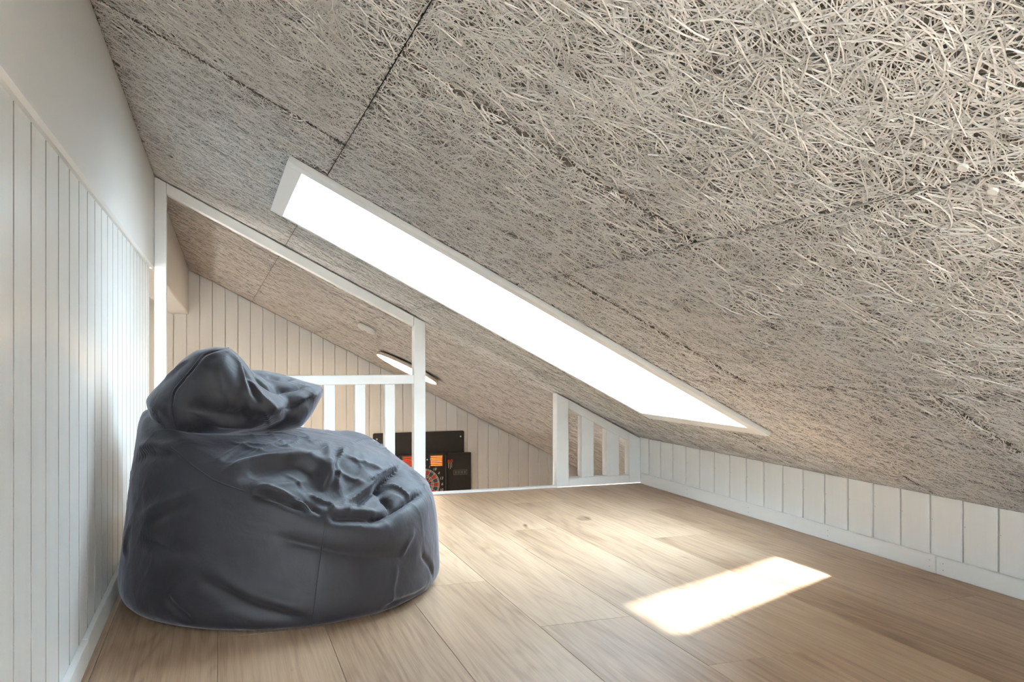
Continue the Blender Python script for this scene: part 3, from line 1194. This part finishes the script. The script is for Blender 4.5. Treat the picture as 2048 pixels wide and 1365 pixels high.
def creases(X, seed, f, warp=0.012, sharp=5.0, n=5):
    r = np.random.default_rng(seed)
    o = np.zeros(len(X))
    for i in range(n):
        k = r.normal(0, 1, 3)
        k = k / np.linalg.norm(k) * f * r.uniform(0.7, 1.5)
        p = X + warp * np.stack([wob(X, seed * 31 + i * 3 + d, 28.0) for d in range(3)], 1) * 3
        m = np.clip(wob(X, seed * 17 + i, 14.0) * 3.0, 0, 1)
        o += m * (np.exp(-np.abs(np.sin(p @ k + r.uniform(0, 6.28))) * sharp) - 0.2)
    return o / n


BCX, BCY = 0.176, 2.405
HV = 0.0046
org = (BCX - 0.475, BCY - 0.475, -0.02)
gx = org[0] + HV * np.arange(207)
gy = org[1] + HV * np.arange(207)
gz = org[2] + HV * np.arange(129)
X, Y_, Z_ = np.meshgrid(gx, gy, gz, indexing='ij')
X, Y_, Z_ = X.astype(np.float32), Y_.astype(np.float32), Z_.astype(np.float32)
phi = np.degrees(np.arctan2(Y_ - BCY, X - BCX))
rho = np.hypot(X - BCX, Y_ - BCY)
hp = np.array([-180, -165, -150, -134, -126, -118, -107, -101, -91, -82, -74, -61, -48, -29, -10, 10, 40, 70, 100, 130, 155, 180], float)
hz_ = np.array([.560, .548, .500, .442, .400, .362, .335, .318, .285, .258, .248, .242, .248, .262, .255, .265, .320, .37, .40, .43, .49, .560])
fine = np.arange(-180, 181, 1.0)
hr_f = np.interp(fine, hp, hz_)
kern = np.hanning(17)
kern /= kern.sum()
hr_f = np.convolve(np.pad(hr_f, 8, mode='wrap'), kern, 'valid')
hr = np.interp(phi, fine, hr_f)
zz = np.clip(Z_, 0, 0.6)
R = 0.431 - 0.052 * (zz / 0.5) ** 1.6 - 0.035 * np.exp(-zz / 0.016) + 0.006 * np.sin(np.radians(phi) * 5 + 1.0) * np.clip(zz / 0.2, 0, 1)
side = rho - R
u = np.clip(rho / 0.42, 0, 1.2)
dome = 0.437 - 0.12 * np.clip(X - 0.16, 0, 0.4) + 0.030 * np.exp(-((X - 0.42) ** 2 + (Y_ - 2.50) ** 2) / 0.008)
front = np.exp(-((phi + 62) / 38.0) ** 2)
ztop = dome * (1 - u ** 3) + hr * u ** 3
ztop = ztop - 0.050 * front * np.exp(-((u - 0.80) / 0.13) ** 2) + 0.012 * np.exp(-((u - 0.97) / 0.06) ** 2)
top = (Z_ - ztop) * 0.8
fld = smax(side, top, 0.055)
fld = smax(fld, -Z_ + 0.002, 0.006)
V, Q = surface_net(fld, org, HV)
V = relax(V, Q, 4)
del fld, side, top, phi, rho, hr, R, u, dome, front, ztop, zz
BODY_FOLDS = [
    ('s', [(500, 650), (560, 625), (640, 590), (740, 562), (850, 552), (930, 590), (985, 690), (1010, 760)], 0.013, 0.030),
    ('p', [(500, 622), (600, 578), (700, 552), (800, 545), (880, 528)], 0.012, 0.010),
    ('p', [(620, 560), (700, 505), (770, 478), (840, 470)], 0.007, 0.010),
    ('p', [(470, 580), (540, 535), (610, 490), (650, 470)], 0.008, 0.011),
    ('p', [(1052, 478), (1012, 560), (1024, 620), (1000, 700)], 0.017, 0.009),
    ('s', [(985, 470), (1000, 540), (990, 620), (960, 700)], -0.014, 0.018),
    ('p', [(1080, 482), (1165, 464), (1215, 500), (1238, 548)], 0.012, 0.012),
    ('p', [(1040, 520), (1090, 560), (1170, 575), (1240, 600)], 0.009, 0.010),
    ('c', [(1180, 702), (1203, 652), (1258, 602), (1302, 565)], 0.030, 0.011),
    ('p', [(1140, 648), (1200, 610), (1262, 578), (1300, 552)], 0.015, 0.009),
    ('c', [(1195, 690), (1242, 735), (1200, 800)], 0.026, 0.012),
    ('p', [(1240, 632), (1262, 668), (1300, 692), (1348, 706)], 0.018, 0.008),
    ('p', [(1312, 590), (1362, 640), (1388, 690)], 0.014, 0.010),
    ('c', [(1398, 688), (1325, 712), (1250, 762), (1150, 820)], 0.026, 0.011),
    ('p', [(1292, 590), (1190, 638), (1090, 712), (1010, 760)], 0.018, 0.011),
    ('c', [(1255, 650), (1150, 700), (1065, 752)], 0.016, 0.012),
    ('s', [(640, 680), (760, 702), (850, 740), (915, 776)], 0.018, 0.012),
    ('c', [(700, 692), (820, 714), (900, 744), (955, 802)], 0.018, 0.008),
    ('p', [(880, 700), (945, 735), (1000, 754), (970, 795)], 0.016, 0.008),
    ('v', [(960, 802), (1050, 794), (1150, 802), (1230, 790)], 0.022, 0.016),
    ('p', [(828, 432), (845, 478), (790, 502), (740, 482)], 0.008, 0.007),
    ('p', [(878, 446), (902, 484), (960, 472)], 0.008, 0.007),
    ('p', [(1000, 502), (920, 527), (862, 560)], 0.009, 0.009),
    ('p', [(640, 655), (720, 668), (830, 655), (920, 640)], 0.006, 0.010),
    ('p', [(1100, 772), (1140, 722), (1200, 672)], 0.014, 0.008),
    ('p', [(1048, 792), (1078, 750), (1112, 722)], 0.012, 0.007),
    ('p', [(690, 420), (760, 470), (830, 520)], 0.006, 0.008),
    ('p', [(540, 470), (640, 500), (730, 540)], 0.005, 0.009),
    ('p', [(950, 560), (990, 590), (1080, 640), (1150, 650)], 0.008, 0.009),
    ('p', [(780, 600), (840, 640), (880, 700)], 0.006, 0.008),
    ('p', [(1110, 500), (1130, 560), (1100, 640), (1040, 700)], 0.007, 0.009),
    # side panel
    ('c', [(160, 880), (250, 925), (330, 962), (360, 950)], 0.008, 0.012),
    ('r', [(170, 920), (280, 970), (360, 1000)], 0.006, 0.018),
    ('s', [(410, 1038), (520, 1090), (640, 1150), (800, 1200), (930, 1232)], 0.010, 0.020),
    ('c', [(690, 868), (850, 912), (1000, 950), (1150, 972), (1300, 968), (1375, 948)], 0.011, 0.016),
    ('p', [(1345, 850), (1305, 930), (1290, 985)], 0.008, 0.009),
    ('v', [(1365, 950), (1415, 1010), (1420, 1060)], 0.008, 0.010),
    ('p', [(1275, 990), (1252, 1090), (1230, 1190)], 0.007, 0.009),
    ('p', [(150, 800), (280, 735), (400, 690), (480, 662)], 0.009, 0.016),
    ('v', [(180, 830), (300, 770), (420, 730)], 0.006, 0.016),
    ('r', [(110, 525), (220, 492), (310, 505)], 0.008, 0.014),
    ('v', [(110, 560), (230, 530), (330, 550)], 0.006, 0.016),
    ('v', [(265, 1130), (330, 1200), (400, 1255)], 0.007, 0.012),
    ('r', [(130, 820), (110, 900), (105, 980)], 0.007, 0.016),
    ('s', [(1190, 1190), (1260, 1150), (1350, 1120), (1420, 1080)], 0.006, 0.016),
    ('v', [(960, 830), (948, 920), (930, 1050), (915, 1180), (905, 1250)], 0.0018, 0.006),
]
V = folds(V, Q, [(k_, p_, a_ * (1.35 if i_ < 31 else 1.3), w_) for i_, (k_, p_, a_, w_) in enumerate(BODY_FOLDS)])
V = relax(V, Q, 1, 0.35)
V = V + normals(V, Q) * (0.0022 * wob(V, 3, 55.0) + 0.0004 * wob(V * np.array([1, 1, 2.0]), 4, 90.0))[:, None]
nz_ = normals(V, Q)
V = V + nz_ * (creases(V, 5, 26.0) * (0.004 + 0.012 * np.clip(nz_[:, 2], 0, 1) * (V[:, 2] > 0.12)))[:, None]
V[:, 2] = np.maximum(V[:, 2], 0.001)
V[:, 0] = np.maximum(V[:, 0], XL + 0.002)


def fabric_mat():
    m, nt, b = new_mat('slate_grey_polyester')
    t = N(nt, 'ShaderNodeTexCoord')
    n1 = N(nt, 'ShaderNodeTexNoise')
    n1.inputs['Scale'].default_value = 16
    n1.inputs['Detail'].default_value = 5
    n1.inputs['Distortion'].default_value = 0.6
    r = N(nt, 'ShaderNodeValToRGB')
    r.color_ramp.elements[0].position = 0.3
    r.color_ramp.elements[1].position = 0.7
    r.color_ramp.elements[0].color = (0.023, 0.020, 0.025, 1)
    r.color_ramp.elements[1].color = (0.029, 0.0255, 0.032, 1)
    n2 = N(nt, 'ShaderNodeTexNoise')
    n2.inputs['Scale'].default_value = 900
    n2.inputs['Detail'].default_value = 1
    ad = N(nt, 'ShaderNodeMath', operation='MULTIPLY_ADD')
    ad.inputs[1].default_value = 0.02
    bp = N(nt, 'ShaderNodeBump')
    bp.inputs['Strength'].default_value = 0.35
    bp.inputs['Distance'].default_value = 0.01
    nt.links.new(t.outputs['Object'], n1.inputs['Vector'])
    nt.links.new(t.outputs['Object'], n2.inputs['Vector'])
    nt.links.new(n1.outputs['Fac'], r.inputs[0])
    nt.links.new(r.outputs[0], b.inputs['Base Color'])
    nt.links.new(n2.outputs['Fac'], ad.inputs[0])
    nt.links.new(n1.outputs['Fac'], ad.inputs[2])
    nt.links.new(ad.outputs[0], bp.inputs['Height'])
    nt.links.new(bp.outputs[0], b.inputs['Normal'])
    b.inputs['Roughness'].default_value = 0.57
    b.inputs['Specular IOR Level'].default_value = 0.48
    b.inputs['Sheen Weight'].default_value = 0.36
    b.inputs['Sheen Roughness'].default_value = 0.35
    b.inputs['Sheen Tint'].default_value = (0.9, 0.88, 1.0, 1)
    return m


M['fabric'] = fabric_mat()
bag = tag(empty('bean_bag', (BCX, BCY, 0)), 'slouched dark slate grey bean bag chair on the oak floor', 'bean bag')
bl_ = np.array([BCX, BCY, 0])
link('body', np_mesh('body', V - bl_, Q, M['fabric']), bag)
body_V, body_Q = V, Q

# the folded back rest: two pillow lobes
def poly_sdf(pts, x, z):
    P = np.array(pts, float)
    d = np.full(x.shape, 1e9)
    s_ = np.ones(x.shape)
    for i in range(len(P)):
        a, b = P[i], P[i - 1]
        ex, ez = b - a
        wx, wz = x - a[0], z - a[1]
        t = np.clip((wx * ex + wz * ez) / (ex * ex + ez * ez), 0, 1)
        d = np.minimum(d, (wx - ex * t) ** 2 + (wz - ez * t) ** 2)
        c1, c2, c3 = z >= a[1], z < b[1], ex * wz > ez * wx
        flip = (c1 & c2 & c3) | (~c1 & ~c2 & ~c3)
        s_ = np.where(flip, -s_, s_)
    return s_ * np.sqrt(d)


def px_poly(pts, Yp):
    return [(px_y(a, b, Yp).x, px_y(a, b, Yp).z) for a, b in pts]


HH = 0.0042
org2 = (-0.27, 2.10, 0.36)
gx = org2[0] + HH * np.arange(138)
gy = org2[1] + HH * np.arange(125)
gz = org2[2] + HH * np.arange(80)
X, Y_, Z_ = np.meshgrid(gx, gy, gz, indexing='ij')


def lobe(pts, Yp, T, Dd, lean=0.0, zc=0.5, grow=0.0):
    d2 = poly_sdf(px_poly(pts, Yp), X[:, 0, :], Z_[:, 0, :]) - grow
    # soften polygon corners
    for _ in range(6):
        d2[1:-1, 1:-1] = 0.5 * d2[1:-1, 1:-1] + 0.125 * (d2[2:, 1:-1] + d2[:-2, 1:-1] + d2[1:-1, 2:] + d2[1:-1, :-2])
    k = np.clip(-d2 / Dd, -1, 1)
    prof = np.where(k > 0, 1 - (1 - np.clip(k, 0, 1)) ** 2, 2 * k)[:, None, :]
    yy = (Y_ - Yp - lean * (Z_ - zc)) / T
    return (yy * yy - prof) * 0.05


main = lobe([(292, 800), (305, 783), (330, 757), (360, 725), (390, 703), (430, 694), (460, 696), (482, 716), (505, 744), (540, 768), (572, 792), (585, 815), (565, 842), (530, 856), (480, 866), (400, 880), (350, 892), (322, 876), (300, 835)], 2.33, 0.155, 0.085, -0.25)
lob2 = lobe([(480, 742), (520, 741), (560, 749), (610, 762), (646, 772), (643, 790), (624, 828), (602, 853), (560, 864), (500, 866), (460, 800)], 2.40, 0.135, 0.075, 0.1)
fld = smin(main, lob2, 0.006)
V, Q = surface_net(fld, org2, HH)
V = relax(V, Q, 4)
HEAD_FOLDS = [
    ('p', [(545, 78), (590, 140), (612, 220), (640, 300)], 0.012, 0.013),
    ('v', [(590, 120), (625, 190), (660, 260), (690, 320)], 0.010, 0.012),
    ('c', [(645, 172), (680, 215), (740, 258), (830, 245), (900, 225)], 0.016, 0.010),
    ('p', [(620, 185), (690, 285), (768, 348)], 0.014, 0.012),
    ('v', [(595, 270), (612, 340), (622, 400)], 0.009, 0.012),
    ('c', [(770, 352), (830, 330), (935, 275)], 0.018, 0.010),
    ('r', [(400, 360), (520, 402), (640, 408), (720, 400)], 0.012, 0.018),
    ('v', [(360, 300), (450, 380), (560, 370), (640, 350)], 0.012, 0.030),
    ('c', [(540, 78), (440, 102), (390, 170), (312, 260), (300, 350), (330, 455)], 0.008, 0.006),
    ('r', [(560, 85), (450, 118), (400, 185), (325, 270), (315, 350)], 0.006, 0.010),
    ('p', [(690, 330), (712, 370), (722, 412)], 0.010, 0.009),
    ('s', [(170, 318), (240, 350), (285, 420), (300, 470)], 0.014, 0.012),
    ('p', [(860, 290), (900, 300), (935, 270)], 0.010, 0.012),
    ('v', [(440, 150), (500, 220), (520, 300)], 0.006, 0.020),
    ('v', [(700, 200), (780, 215), (860, 205)], 0.008, 0.012),
    ('r', [(240, 240), (300, 190), (380, 120)], 0.006, 0.012),
]
V = folds(V, Q, [(k_, p_, a_ * 1.25, w_) for k_, p_, a_, w_ in HEAD_FOLDS])
V = relax(V, Q, 1, 0.35)
V = V + normals(V, Q) * (0.0018 * wob(V, 8, 60.0) + 0.0004 * wob(V, 9, 90.0))[:, None]
V[:, 0] = np.maximum(V[:, 0], XL + 0.002)
V = V + normals(V, Q) * (0.010 * creases(V, 6, 30.0))[:, None]
link('back_rest', np_mesh('back_rest', V - bl_, Q, M['fabric']), bag)
head_V, head_Q = V, Q


def tube(name, P, r, mat, parent, origin, seg=6):
    P = np.array(P)
    tg = np.gradient(P, axis=0)
    tg /= np.linalg.norm(tg, axis=1, keepdims=True) + 1e-9
    up = np.tile(np.array([0.3, -0.8, 0.52]), (len(P), 1))
    a = np.cross(tg, up)
    a /= np.linalg.norm(a, axis=1, keepdims=True) + 1e-9
    b = np.cross(tg, a)
    th = np.linspace(0, 2 * np.pi, seg, endpoint=False)
    ring = P[:, None] + r * (a[:, None] * np.cos(th)[None, :, None] + b[:, None] * np.sin(th)[None, :, None])
    Vt = ring.reshape(-1, 3) - origin
    n = len(P)
    i = np.arange(n - 1)[:, None] * seg
    j = np.arange(seg)[None]
    Qt = np.stack([i + j, i + (j + 1) % seg, i + seg + (j + 1) % seg, i + seg + j], -1).reshape(-1, 4)
    return link(name, np_mesh(name, Vt, Qt, mat), parent)


for pts, VV, QQ, rr in (([(300, 500), (380, 570), (480, 640), (560, 672), (620, 690)], body_V, body_Q, 0.0026),
                        ([(962, 826), (948, 920), (930, 1050), (915, 1180), (903, 1262)], body_V, body_Q, 0.0012),
                        ([(548, 78), (440, 102), (390, 170), (312, 260), (300, 350), (330, 455)], head_V, head_Q, 0.0022)):
    P = on_mesh(VV, QQ, crop_px(pts))
    if len(P) > 4:
        tube('seam', P, rr, M['fabric'], bag, bl_)
